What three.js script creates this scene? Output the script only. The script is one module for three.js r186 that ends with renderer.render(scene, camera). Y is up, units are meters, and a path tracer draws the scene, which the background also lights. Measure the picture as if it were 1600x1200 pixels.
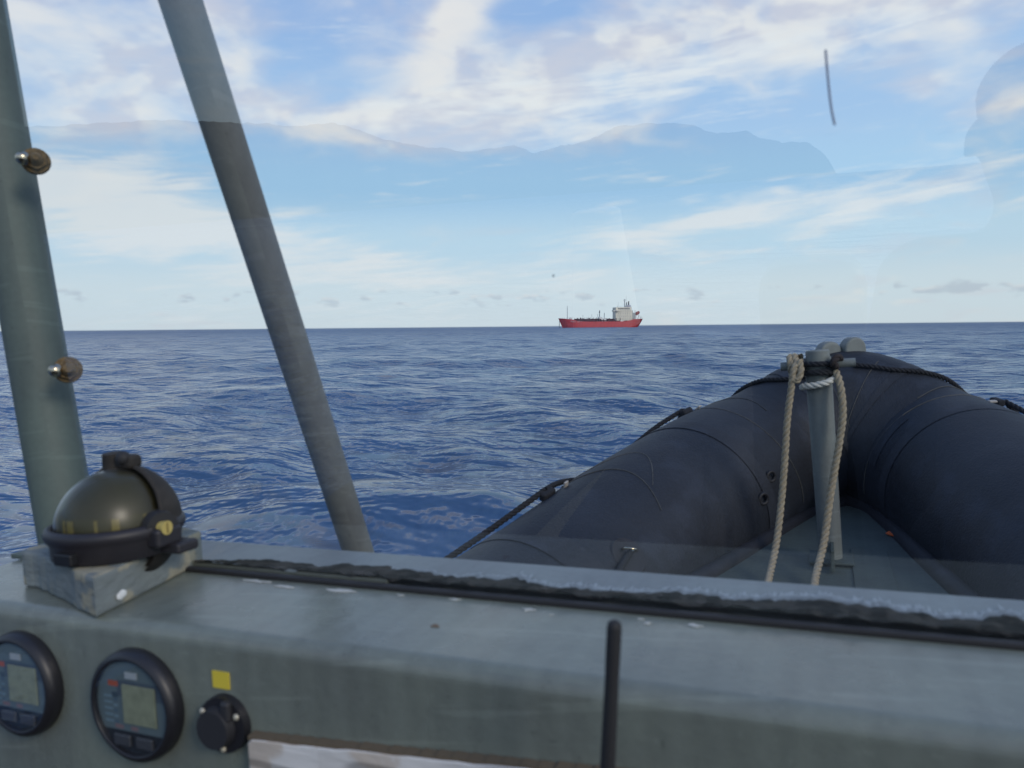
import * as THREE from 'three';
import { mergeGeometries } from 'three/addons/utils/BufferGeometryUtils.js';
import { MarchingCubes } from 'three/addons/objects/MarchingCubes.js';
import { RoundedBoxGeometry } from 'three/addons/geometries/RoundedBoxGeometry.js';

const R = Math.PI / 180, V = (x, y, z) => new THREE.Vector3(x, y, z);
function rng(seed) { let a = seed >>> 0; return () => { a = (a + 0x6D2B79F5) >>> 0; let t = a; t = Math.imul(t ^ (t >>> 15), t | 1); t ^= t + Math.imul(t ^ (t >>> 7), t | 61); return ((t ^ (t >>> 14)) >>> 0) / 4294967296; }; }
const sstep = (a, b, x) => { const t = Math.min(1, Math.max(0, (x - a) / (b - a))); return t * t * (3 - 2 * t); };
const lerp = (a, b, t) => a + (b - a) * t;
// ---------- value noise (2D, optional period) ----------
const HT = new Float32Array(65536); { const r = rng(77); for (let i = 0; i < 65536; i++) HT[i] = r(); }
function hash2(x, y) { return HT[((Math.imul(x, 73856093) ^ Math.imul(y, 19349663)) >>> 3) & 65535]; }
function noise2(x, y, p = 0) {
  const xi = Math.floor(x), yi = Math.floor(y), fx = x - xi, fy = y - yi, u = fx * fx * fx * (fx * (fx * 6 - 15) + 10), v = fy * fy * fy * (fy * (fy * 6 - 15) + 10);
  let x0 = xi, x1 = xi + 1, y0 = yi, y1 = yi + 1;
  if (p) { x0 = ((x0 % p) + p) % p; x1 = ((x1 % p) + p) % p; y0 = ((y0 % p) + p) % p; y1 = ((y1 % p) + p) % p; }
  const a = hash2(x0, y0), b = hash2(x1, y0), c = hash2(x0, y1), d = hash2(x1, y1);
  return a + (b - a) * u + (c - a) * v + (a - b - c + d) * u * v;
}
function fbm(x, y, o = 5, p = 0) { let s = 0, a = .5, n = 0; for (let i = 0; i < o; i++) { s += a * noise2(x, y, p); n += a; x = x * 2 + (p ? 0 : 17.3); y = y * 2 + (p ? 0 : 9.1); p *= 2; a *= .5; } return s / n; }

// ================= camera, sky, sun, exposure =================
const EYE = V(0, 1.75, 0), scene = new THREE.Scene();
const camera = new THREE.PerspectiveCamera(2 * Math.atan(600 / 1203) / R, 4 / 3, 0.05, 60000);
camera.position.copy(EYE); camera.rotation.order = 'YXZ'; camera.rotation.set(-4.25 * R, 22 * R, -0.54 * R);
camera.focus = 60; camera.userData.fStop = 9.5;
const renderer = new THREE.WebGLRenderer({ antialias: true });
renderer.toneMapping = THREE.LinearToneMapping; renderer.toneMappingExposure = 1.0;
renderer.shadowMap.enabled = true;
const LOOK = -21.955;                       // compass bearing of the view, degrees to the right of -z
const SUN = V(0.80, 0.52, 0.47).normalize();
function skyTexture() {
  const W = 4096, H = 2048, d = new Float32Array(W * H * 4);
  const stops = [[0, .68, .78, .84], [2.5, .68, .80, .87], [6, .55, .75, .90], [10, .38, .62, .87], [15, .35, .55, .84], [22, .29, .46, .78], [40, .15, .29, .62], [90, .09, .19, .46]];
  // soft cloud masses: bearing from the view, height, width, thickness, turn, strength
  const heap = [[-5, 16.6, 15, 3.1, 6, .25], [-29, 16, 9, 5, -8, .24], [19, 21, 7, 3.0, 0, .20], [30, 18.6, 8, 2.6, 10, .22], [-3.6, 21.4, 5, 1.6, 48, .36], [8, 20, 6, 3, 0, .10], [33, 13.2, 3, 1.4, 0, .26], [28, 14.4, 2.2, 1.1, 0, .2],
    [-15.2, 20.3, 2.8, 2.6, -20, -.26], [-18, 15.6, 4, 1.8, 0, .18], [-9, 20, 3, 1.6, 20, .08], [3, 22, 3, 2, 0, -.1], [22, 14.8, 6, 2, 0, -.2], [-20, 11.5, 9, 2, 0, -.12], [5, 10, 14, 2, 0, -.2]];
  const wisp = [[-27, 8.4, 9, 3.2, -10, .55], [-14, 5.2, 9, 2.2, -8, .35], [25, 8.2, 11, 1.3, 3, .30], [15.6, 7.5, 2.6, .55, 5, .42], [9, 6.5, 3.5, .6, 3, .25], [4, 4, 12, 1.6, 0, .18], [3, 16.3, 12, 1.2, 8, .35], [18, 18, 9, 1.1, 10, .3], [-8, 10.8, 5, 1.2, 6, .2]];
  const field = (L, a, e) => { let s = 0; for (const [ca, ce, sa, se, t, k] of L) { const x = a - ca, y = e - ce; if (Math.abs(x) > sa * 3.2 + 6) continue; const c = Math.cos(t * R), q = Math.sin(t * R), u = (x * c + y * q) / sa, v = (-x * q + y * c) / se; s += k * Math.exp(-(u * u + v * v) * .8); } return s; };
  for (let j = 0; j < H; j++) {
    const e = ((j + .5) / H - .5) * 180;
    if (e < -1.5) { for (let i = 0; i < W; i++) { const k = (j * W + i) * 4; d[k] = .05; d[k + 1] = .10; d[k + 2] = .19; d[k + 3] = 1; } continue; }
    const ee = Math.max(0, e); let n = 0; while (n < stops.length - 2 && stops[n + 1][0] < ee) n++;
    const A = stops[n], B = stops[n + 1], f = sstep(0, 1, (ee - A[0]) / (B[0] - A[0]));
    const br = lerp(A[1], B[1], f), bg = lerp(A[2], B[2], f), bb = lerp(A[3], B[3], f), se = Math.sin(ee * R), ce = Math.cos(ee * R);
    for (let i = 0; i < W; i++) {
      const th = ((i + .5) / W - .5) * 2 * Math.PI, x = Math.cos(th) * ce, z = Math.sin(th) * ce;
      let a = Math.atan2(x, -z) / R - LOOK; a = ((a + 540) % 360) - 180;
      const inv = 1 / (se + .10), px = x * inv, pz = z * inv;
      let r = br, g = bg, b = bb;
      // heaped cloud
      const wx = px * 1.5 + 40, wz = pz * 1.5 + 40, w1 = fbm(wx * 1.3 + 5, wz * 1.3, 3) - .5;
      const az = a * .16 + 90, el = ee * .30;
      const nz = .45 * fbm(wx + w1 * 1.2, wz - w1, 5) + .40 * fbm(az + w1 * 1.6, el * 1.25 + w1, 6) + .15 * fbm(az * 3.3 + w1 * 3, el * 4.2 + w1 * 2, 5);
      const gen = lerp(-.10, .03, sstep(6, 16, ee)) - .06 * sstep(30, 70, ee);
      const hv = nz + gen + field(heap, a, ee);
      let c = sstep(.41, .86, hv);
      if (c > .002) {
        const sh = fbm(az * 1.9 + 30 + w1, el * 2.2 - .35, 4), lit = sstep(.38, .66, sh + .35 * (hv - .62) + .25 * Math.exp(-((a + 3.6) ** 2) / 14 - ((ee - 21.8) ** 2) / 14));
        c *= .84;
        r = lerp(r, lerp(.68, .92, lit), c); g = lerp(g, lerp(.66, .875, lit), c); b = lerp(b, lerp(.72, .82, lit), c);
      }
      // high streaks
      const tx = a * .10 + ee * .05, ty = ee * .62 - a * .055, s1 = fbm(tx + 7, ty + 3, 3) - .5;
      const wv = (.50 * fbm(tx * 1.6 + 20, ty * 2.0 + s1 * 2.2, 6) + .25 * fbm(tx * 5 + 3, ty * 9 + s1 * 6, 6) + .25 * fbm(px * .9 + 60, pz * .9 + s1, 4)) * 1.35 - .245 + field(wisp, a, ee);
      const cw = sstep(.50, 1.0, wv) * .82;
      r = lerp(r, .84, cw); g = lerp(g, .87, cw); b = lerp(b, .89, cw);
      // small far cumulus along the horizon
      if (ee < 5) {
        const q = fbm(a * .75 + 300, ee * 1.9 + 11, 5), band = Math.exp(-(((ee - 2.2) / .9) ** 2));
        const cc = sstep(.56, .72, q * (.55 + .5 * band)) * band;
        const base = sstep(.35, .65, fbm(a * .75 + 300, (ee + .25) * 1.9 + 11, 3));
        r = lerp(r, lerp(.76, .50, base), cc * .65); g = lerp(g, lerp(.79, .58, base), cc * .65); b = lerp(b, lerp(.82, .67, base), cc * .65);
      }
      const sd = x * SUN.x + se * SUN.y + z * SUN.z, gl = Math.exp(-(1 - sd) * 5.5) * .55;
      const k = (j * W + i) * 4; d[k] = r + gl; d[k + 1] = g + gl * .93; d[k + 2] = b + gl * .82; d[k + 3] = 1;
    }
  }
  const t = new THREE.DataTexture(d, W, H, THREE.RGBAFormat, THREE.FloatType);
  t.mapping = THREE.EquirectangularReflectionMapping; t.minFilter = t.magFilter = THREE.LinearFilter; t.needsUpdate = true; return t;
}
scene.background = skyTexture(); scene.environment = scene.background;
const sun = new THREE.DirectionalLight(new THREE.Color(1, .91, .78), 1.15);
sun.position.copy(SUN).multiplyScalar(60).add(EYE); sun.target.position.copy(EYE); scene.add(sun, sun.target);
sun.castShadow = true; sun.shadow.radius = 30; sun.shadow.mapSize.set(2048, 2048);
Object.assign(sun.shadow.camera, { left: -6, right: 6, top: 6, bottom: -6, near: 1, far: 140 });

// ================= helpers =================
const used = {};
const numbered = n => { const k = used[n] = (used[n] ?? -1) + 1; return k ? `${n}_${String(k).padStart(3, '0')}` : n; };
function tag(o, label, category, group, kind) { if (label) o.userData.label = label; if (category) o.userData.category = category; if (group) o.userData.group = group; if (kind) o.userData.kind = kind; return o; }
const ROLL = new THREE.Quaternion().setFromAxisAngle(V(0, 0, 1), 2.2 * R);   // the boat heels a little to port
// a thing that stands on the boat; p is its base in the boat's own axes (origin at eye height, -z ahead)
function boatThing(name, p, label, category) {
  const o = new THREE.Group(); o.name = numbered(name); const b = V(...p);
  o.position.copy(b.clone().applyQuaternion(ROLL).add(EYE)); o.quaternion.copy(ROLL); o.userData = { label, category }; o.base = b; scene.add(o); return o;
}
function clean(g) { g = g.index ? g.toNonIndexed() : g; for (const k of Object.keys(g.attributes)) if (!['position', 'normal', 'uv'].includes(k)) g.deleteAttribute(k); if (!g.attributes.uv) g.setAttribute('uv', new THREE.BufferAttribute(new Float32Array(g.attributes.position.count * 2), 2)); if (!g.attributes.normal) g.computeVertexNormals(); g.morphAttributes = {}; return g; }
const join = gs => mergeGeometries((Array.isArray(gs) ? gs : [gs]).map(clean));
function boxUV(g) {                                             // uv in metres from the facing plane of each triangle
  g = clean(g); const p = g.attributes.position, u = g.attributes.uv;
  for (let i = 0; i < p.count; i += 3) {
    const a = V().fromBufferAttribute(p, i), b = V().fromBufferAttribute(p, i + 1), c = V().fromBufferAttribute(p, i + 2), n = b.clone().sub(a).cross(c.clone().sub(a));
    const ax = Math.abs(n.x), ay = Math.abs(n.y), azz = Math.abs(n.z);
    [a, b, c].forEach((q, k) => ay >= ax && ay >= azz ? u.setXY(i + k, q.x, -q.z) : ax >= azz ? u.setXY(i + k, q.z, q.y) : u.setXY(i + k, q.x, q.y));
  }
  return g;
}
// a mesh in boat axes below a thing; b is the thing's base
function part(name, gs, m, parent, o = {}) {
  let root = parent; while (root && !root.base) root = root.parent;
  let g = join(gs); if (o.uv !== false) g = boxUV(g);
  if (root?.base) g.translate(-root.base.x, -root.base.y, -root.base.z);
  const h = new THREE.Mesh(g, m); h.name = name; h.castShadow = h.receiveShadow = true; if (o.label) h.userData.label = o.label; if (o.kind) h.userData.kind = o.kind;
  parent.add(h); return h;
}
const at = (g, x, y, z) => g.translate(x, y, z);
function rod(a, b, r0, r1 = r0, n = 20) { a = V(...a); b = V(...b); const d = b.clone().sub(a), g = new THREE.CylinderGeometry(r1, r0, d.length(), n, 1); g.applyQuaternion(new THREE.Quaternion().setFromUnitVectors(V(0, 1, 0), d.clone().normalize())); g.translate(...a.add(b).multiplyScalar(.5).toArray()); return g; }
const box = (w, h, d, x, y, z, r = 0) => at(r ? new RoundedBoxGeometry(w, h, d, 2, r) : new THREE.BoxGeometry(w, h, d), x, y, z);
const crv = (pts, closed = false) => new THREE.CatmullRomCurve3(pts.map(p => Array.isArray(p) ? V(...p) : p), closed, 'centripetal');
const tube = (pts, r, n = 60, m = 10, closed = false) => new THREE.TubeGeometry(crv(pts, closed), n, r, m, closed);
function discAlong(g, p, dir) { g.applyQuaternion(new THREE.Quaternion().setFromUnitVectors(V(0, 1, 0), V(...dir).normalize())); return g.translate(...p); }
// laid rope of three strands that twist round a centre line
function rope(pts, r, pitch, closed = false) {
  const c = crv(pts, closed), L = c.getLength(), n = Math.ceil(L / pitch * 10), fr = c.computeFrenetFrames(n, closed), P = [];
  for (let i = 0; i <= n; i++) P.push(c.getPointAt(i / n));
  const out = [];
  for (let s = 0; s < 3; s++) {
    const q = P.map((p, i) => { const a = i / n * L / pitch * Math.PI * 2 + s * 2 * Math.PI / 3; return p.clone().addScaledVector(fr.normals[i], Math.cos(a) * r * .46).addScaledVector(fr.binormals[i], Math.sin(a) * r * .46); });
    out.push(new THREE.TubeGeometry(new THREE.CatmullRomCurve3(q), n * 2, r * .56, 7, false));
  }
  return out;
}

// ================= materials =================
function colourTex(n, size, fn, srgb = false) {
  const d = new Uint8Array(n * n * 4);
  for (let j = 0; j < n; j++) for (let i = 0; i < n; i++) { const c = fn(i / n, j / n), k = (j * n + i) * 4; for (let q = 0; q < 3; q++) d[k + q] = Math.max(0, Math.min(255, c[Math.min(q, c.length - 1)] * 255)); d[k + 3] = 255; }
  const t = new THREE.DataTexture(d, n, n); t.wrapS = t.wrapT = THREE.RepeatWrapping; t.magFilter = THREE.LinearFilter; t.minFilter = THREE.LinearFilter; t.repeat.set(1 / size, 1 / size); if (srgb) t.colorSpace = THREE.SRGBColorSpace; t.needsUpdate = true; return t;
}
const mat = (r, g, b, o = {}) => { const m = new THREE.MeshPhysicalMaterial({ roughness: .55, ...o }); m.color.setRGB(r, g, b); return m; };
const paintWear = colourTex(512, .5, (u, v) => { const a = fbm(u * 6, v * 6, 5, 6), s = fbm(u * 40, v * 4, 3, 4), p = noise2(u * 128, v * 128, 128); let k = .80 + .34 * (a - .5) + .16 * (s - .5) + .06 * (p - .5); const sc = sstep(.72, .80, fbm(u * 3 + v * 7, v * 60 - u * 9, 3)); k += .14 * sc; if (p > .965 && a > .5) k = 1; if (p < .02 && a < .5) k *= .7; return [k, k * (1 + .03 * (a - .5)), k * (1 - .05 * (a - .5))]; });
const paintBump = colourTex(512, .25, (u, v) => [.5 + .5 * (fbm(u * 24, v * 24, 4, 24) - .5) + .1 * (noise2(u * 200, v * 200, 200) - .5)]);
const paintRough = colourTex(256, .4, (u, v) => [.75 + .5 * (fbm(u * 5, v * 5, 5, 5) - .5)]);
const clothWear = colourTex(512, 1.1, (u, v) => { const a = fbm(u * 5, v * 5, 5, 5), b = fbm(u * 3 + 9, v * 22, 4, 0), p = noise2(u * 220, v * 220, 220); const salt = sstep(.60, .80, fbm(u * 9 + 3, v * 9, 5, 9)) * .35 + (p > .955 ? .25 : 0) * b; const k = .50 + .55 * (a - .5) + .18 * (p - .5) + .25 * (b - .5) + salt; return [k * 1.03, k, k * (1.0 - .12 * (a - .5))]; });
const clothBump = colourTex(512, .5, (u, v) => [.5 + .4 * (fbm(u * 5, v * 5, 5, 5) - .5) + .12 * (noise2(u * 170, v * 170, 170) - .5)]);
const woodWear = colourTex(512, .3, (u, v) => { const g = .6 * fbm(u * 14, v * 24, 5, 0) + .4 * fbm(u * 4, v * 60, 4, 4), a = fbm(u * 9, v * 9, 5, 9), bare = sstep(.55, .66, a + .25 * (g - .5)); return [lerp(.17, .30, bare) * (.8 + .4 * g), lerp(.195, .28, bare) * (.8 + .4 * g), lerp(.195, .21, bare) * (.8 + .4 * g)]; });
const woodBump = colourTex(512, .3, (u, v) => [.5 + .7 * (fbm(u * 12, v * 30, 5, 0) - .5) + .5 * (fbm(u * 9, v * 9, 4, 9) - .5)]);
const boardWear = colourTex(512, .35, (u, v) => { const a = fbm(u * 5, v * 14, 5, 0), s = fbm(u * 3 + 3 * v, v * 24 + 30, 5), sm = sstep(.52, .68, s), st = sstep(.6, .72, fbm(u * 7 + 4, v * 7 + 2 * u, 5)); const k = lerp(.66, .34, sm) * (.8 + .4 * a); return [k * lerp(1, .8, st), k * lerp(.97, .7, st), k * lerp(.93, .6, st)]; });
const greyPaint = mat(.204, .230, .200, { map: paintWear, bumpMap: paintBump, bumpScale: .0006, roughnessMap: paintRough, roughness: .38 });
const greenPaint = mat(.115, .150, .132, { map: paintWear, bumpMap: paintBump, bumpScale: .0006, roughness: .62 });
const tubePaint = mat(.215, .212, .195, { map: paintWear, bumpMap: paintBump, bumpScale: .0012, roughness: .6 });
const hypalon = mat(.025, .032, .048, { map: clothWear, bumpMap: clothBump, bumpScale: .006, roughness: .62, sheen: .2, sheenRoughness: .6 });
const hypalonTape = mat(.030, .031, .040, { map: clothWear, roughness: .6 });
const seamMat = mat(.15, .15, .14, { map: clothWear, roughness: .8 });
const deckPaint = mat(.068, .090, .084, { map: paintWear, bumpMap: paintBump, bumpScale: .002, roughness: .7 });
const postPaint = mat(.21, .23, .225, { map: paintWear, bumpMap: paintBump, bumpScale: .001, roughness: .55 });
const blackRubber = mat(.018, .018, .020, { roughness: .7 });
const blackPlastic = mat(.016, .016, .020, { roughness: .42 });
const blackRope = mat(.016, .017, .022, { roughness: .9 });
const beigeRope = mat(.43, .36, .255, { roughness: .9, map: colourTex(128, .05, (u, v) => { const k = .75 + .5 * (fbm(u * 12, v * 12, 3, 12) - .5); return [k]; }) });
const whiteRope = mat(.62, .60, .54, { roughness: .9 });
const steel = mat(.52, .45, .33, { metalness: 1, roughness: .22 });
const rust = mat(.26, .17, .075, { roughness: .9, map: colourTex(128, .03, (u, v) => [.55 + .9 * (fbm(u * 8, v * 8, 4, 8) - .4)]) });
const brass = mat(.48, .38, .12, { roughness: .45 });
const sealMat = mat(.040, .034, .028, { roughness: .95, specularIntensity: .4, map: colourTex(256, .12, (u, v) => { const a = fbm(u * 7, v * 7, 5, 7), k = .12 + 1.9 * sstep(.42, .68, a); return [k * 1.05, k, k * .9]; }), bumpMap: woodBump, bumpScale: .002 });
const scuff = mat(.44, .47, .48, { roughness: .8 });
const chipMat = mat(.48, .49, .46, { roughness: .7 });
const glass = mat(.93, .955, .955, { transmission: 1, thickness: 0, roughness: 0, ior: 1.98 });
const yellow = mat(.66, .52, .05, { roughness: .6 });

// ================= the sea =================
const wr = rng(6), WAVES = [];
{ const N = 64, TO = 160 * R;                                    // the sea runs towards and a little across the boat
  for (let i = 0; i < N; i++) {
    const l = 34 * Math.pow(.42 / 34, (i + wr() * .8) / N), sp = (wr() + wr() + wr() - 1.5) * 1.6, a = TO + sp, k = 2 * Math.PI / l;
    const s = .0185 * Math.pow(Math.min(1, 9 / l), .9) * (l < 6 && l > 1.2 ? 1.25 : .9) * (.6 + .8 * wr());
    WAVES.push([k * Math.sin(a), -k * Math.cos(a), s / k, wr() * 6.283, l]);
  } }
{
  const span = 98 * R, nd = 440, nc = 56, c0 = LOOK * R - span / 2, cols = [];
  for (let i = 0; i <= nd; i++) cols.push(c0 + span * i / nd);
  for (let i = 1; i < nc; i++) cols.push(c0 + span + (2 * Math.PI - span) * i / nc);
  const nC = cols.length, q = .0058, r0 = 1.2, r1 = 40000, nR = Math.ceil(Math.log(r1 / r0) / q) + 1;
  const pos = new Float32Array(nC * nR * 3), nor = new Float32Array(nC * nR * 3), uv = new Float32Array(nC * nR * 2), idx = new Uint32Array(nC * (nR - 1) * 6);
  const act = [];
  for (let j = 0; j < nR; j++) {
    const r = r0 * Math.exp(q * j), dr = q * r; act.length = 0;
    for (const w of WAVES) { const f = sstep(2.2, 4.5, w[4] / dr); if (f > 0) act.push([w[0], w[1], w[2] * f, w[3]]); }
    const calm = 1;
    for (let i = 0; i < nC; i++) {
      const x = Math.sin(cols[i]) * r, z = -Math.cos(cols[i]) * r; let h = 0, hx = 0, hz = 0;
      const coarse = i > nd ? sstep(1, .2, dr / .2) : 1;
      if (coarse > 0) { const gust = (.45 + .65 * noise2(x * .022 + 50, z * .022 + 50) + .5 * noise2(x * .13 + 9, z * .13 + 70)) * coarse * calm;
        for (const [kx, kz, a, p] of act) { const t = kx * x + kz * z + p, s = Math.sin(t), c = Math.cos(t) * a; h += a * s * gust; hx += kx * c; hz += kz * c; }
        hx *= gust; hz *= gust; }
      const k = (j * nC + i) * 3, l = 1 / Math.hypot(hx, 1, hz);
      pos[k] = x; pos[k + 1] = h; pos[k + 2] = z; nor[k] = -hx * l; nor[k + 1] = l; nor[k + 2] = -hz * l;
      uv[(j * nC + i) * 2] = x * .956 + z * .292; uv[(j * nC + i) * 2 + 1] = -x * .292 + z * .956;
    }
  }
  let n = 0;
  for (let j = 0; j < nR - 1; j++) for (let i = 0; i < nC; i++) { const a = j * nC + i, b = j * nC + (i + 1) % nC, c = a + nC, d = b + nC; idx[n++] = a; idx[n++] = b; idx[n++] = c; idx[n++] = b; idx[n++] = d; idx[n++] = c; }
  const g = new THREE.BufferGeometry(); g.setAttribute('position', new THREE.BufferAttribute(pos, 3)); g.setAttribute('normal', new THREE.BufferAttribute(nor, 3)); g.setAttribute('uv', new THREE.BufferAttribute(uv, 2)); g.setIndex(new THREE.BufferAttribute(idx, 1));
  // ripples: waves that close on a 13 m square
  const T = 13, M = 1024, comps = [], r2 = rng(9);
  for (let i = 0; i < 96; i++) { const l = 5.5 * Math.pow(.07 / 5.5, (i + r2()) / 96), a = 175 * R + (r2() + r2() - 1) * 2.1; const nx = Math.round(T / l * Math.sin(a)), nz = Math.round(-T / l * Math.cos(a)); if (!nx && !nz) continue; const kk = 2 * Math.PI * Math.hypot(nx, nz) / T; comps.push([2 * Math.PI * nx, 2 * Math.PI * nz, .062 * (.4 + 1.2 * r2()) * Math.pow(Math.min(1, .5 / l), .6) / kk, r2() * 6.283]); }
  const hgt = new Float32Array(M * M); let lo = 1e9, hi = -1e9;
  for (let j = 0; j < M; j++) for (let i = 0; i < M; i++) { let s = 0; const u = i / M, v = j / M; for (const c of comps) s += c[2] * Math.sin(c[0] * u + c[1] * v + c[3]); hgt[j * M + i] = s; if (s < lo) lo = s; if (s > hi) hi = s; }
  const td = new Float32Array(M * M * 4); for (let i = 0; i < M * M; i++) { td[i * 4] = td[i * 4 + 1] = td[i * 4 + 2] = (hgt[i] - lo) / (hi - lo); td[i * 4 + 3] = 1; }
  const bt = new THREE.DataTexture(td, M, M, THREE.RGBAFormat, THREE.FloatType); bt.wrapS = bt.wrapT = THREE.RepeatWrapping; bt.magFilter = bt.minFilter = THREE.LinearFilter; bt.repeat.set(1 / T, 1 / T); bt.needsUpdate = true;
  // the farther off, the more of the chop is finer than the mesh and the ripples show: there it is roughness
  const reach = [18, 30, 50, 80, 120, 180, 270, 420, 1e9], rough = [.13, .15, .17, .20, .23, .26, .30, .34, .38], ms = []; let row = 0;
  reach.forEach((d, k) => { let e = row; while (e < nR - 1 && r0 * Math.exp(q * e) < d) e++; g.addGroup(row * nC * 6, (e - row) * nC * 6, k); row = e; ms.push(mat(.046, .104, .212, { roughness: rough[k], ior: 1.333, bumpMap: bt, bumpScale: hi - lo })); });
  const sea = new THREE.Mesh(g, ms); sea.name = 'sea'; sea.receiveShadow = true; tag(sea, 'dark blue choppy sea reaching to the horizon', 'sea', null, 'structure'); scene.add(sea);
}
// the island astern, seen only as a ridge mirrored in the windscreen
{
  const ridge = [[-95, 3.5], [-70, 5.6], [-48.7, 6.5], [-44.2, 6.6], [-39.7, 6.3], [-35.3, 5.9], [-33.2, 6.0], [-31.5, 5.4], [-29.8, 4.7], [-27.6, 4.1], [-25.8, 3.84], [-24.5, 3.5], [-23.1, 3.5], [-20.8, 3.65], [-19.5, 3.0], [-17.7, 3.3], [-16.3, 3.5], [-15.4, 3.6], [-13.5, 4.4], [-11.8, 4.36], [-9.4, 4.26], [-8.1, 3.9], [-6.6, 3.25], [-5.3, 3.33], [-4.7, 3.35], [-3.9, 2.8], [-2.4, 2.35], [-.8, 2.2], [.4, 1.15], [1, 0], [1.2, -.4]];
  const D = 6500, nA = 420, rows = [[.80, -.01], [.84, .16], [.90, .45], [.95, .78], [1, 1], [1.08, .8], [1.2, -.02]], pos = [], uv = [], idx = [];
  for (let i = 0; i <= nA; i++) {
    const a = lerp(-95, 1.2, i / nA); let k = 0; while (ridge[k + 1][0] < a && k < ridge.length - 2) k++;
    const f = (a - ridge[k][0]) / (ridge[k + 1][0] - ridge[k][0]), e = lerp(ridge[k][1], ridge[k + 1][1], f) + (fbm(a * 1.7 + 200, 3, 4) - .5) * .25 * sstep(1.2, -1, a), hh = Math.tan(e * R) * D;
    for (let j = 0; j < rows.length; j++) { const rr = D * rows[j][0] * (1 + .02 * (fbm(a * .8 + 90, j * 3.1, 4) - .5)), y = hh * rows[j][1] * (1 + (j > 0 && j < 4 ? .35 * (fbm(a * 1.1 + 20, j * .9, 4) - .5) : 0)); pos.push(Math.sin(a * R) * rr, y + EYE.y, Math.cos(a * R) * rr); uv.push(a, j); }
  }
  const n = rows.length; for (let i = 0; i < nA; i++) for (let j = 0; j < n - 1; j++) { const p = i * n + j; idx.push(p, p + n, p + 1, p + 1, p + n, p + n + 1); }
  const g = new THREE.BufferGeometry(); g.setAttribute('position', new THREE.Float32BufferAttribute(pos, 3)); g.setAttribute('uv', new THREE.Float32BufferAttribute(uv, 2)); g.setIndex(idx); g.computeVertexNormals();
  const o = new THREE.Mesh(g, mat(.10, .115, .10, { roughness: 1 })); o.name = 'island_hills'; tag(o, 'steep island ridge astern mirrored faintly in the windscreen', 'hills', null, 'structure'); scene.add(o);
}

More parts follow.
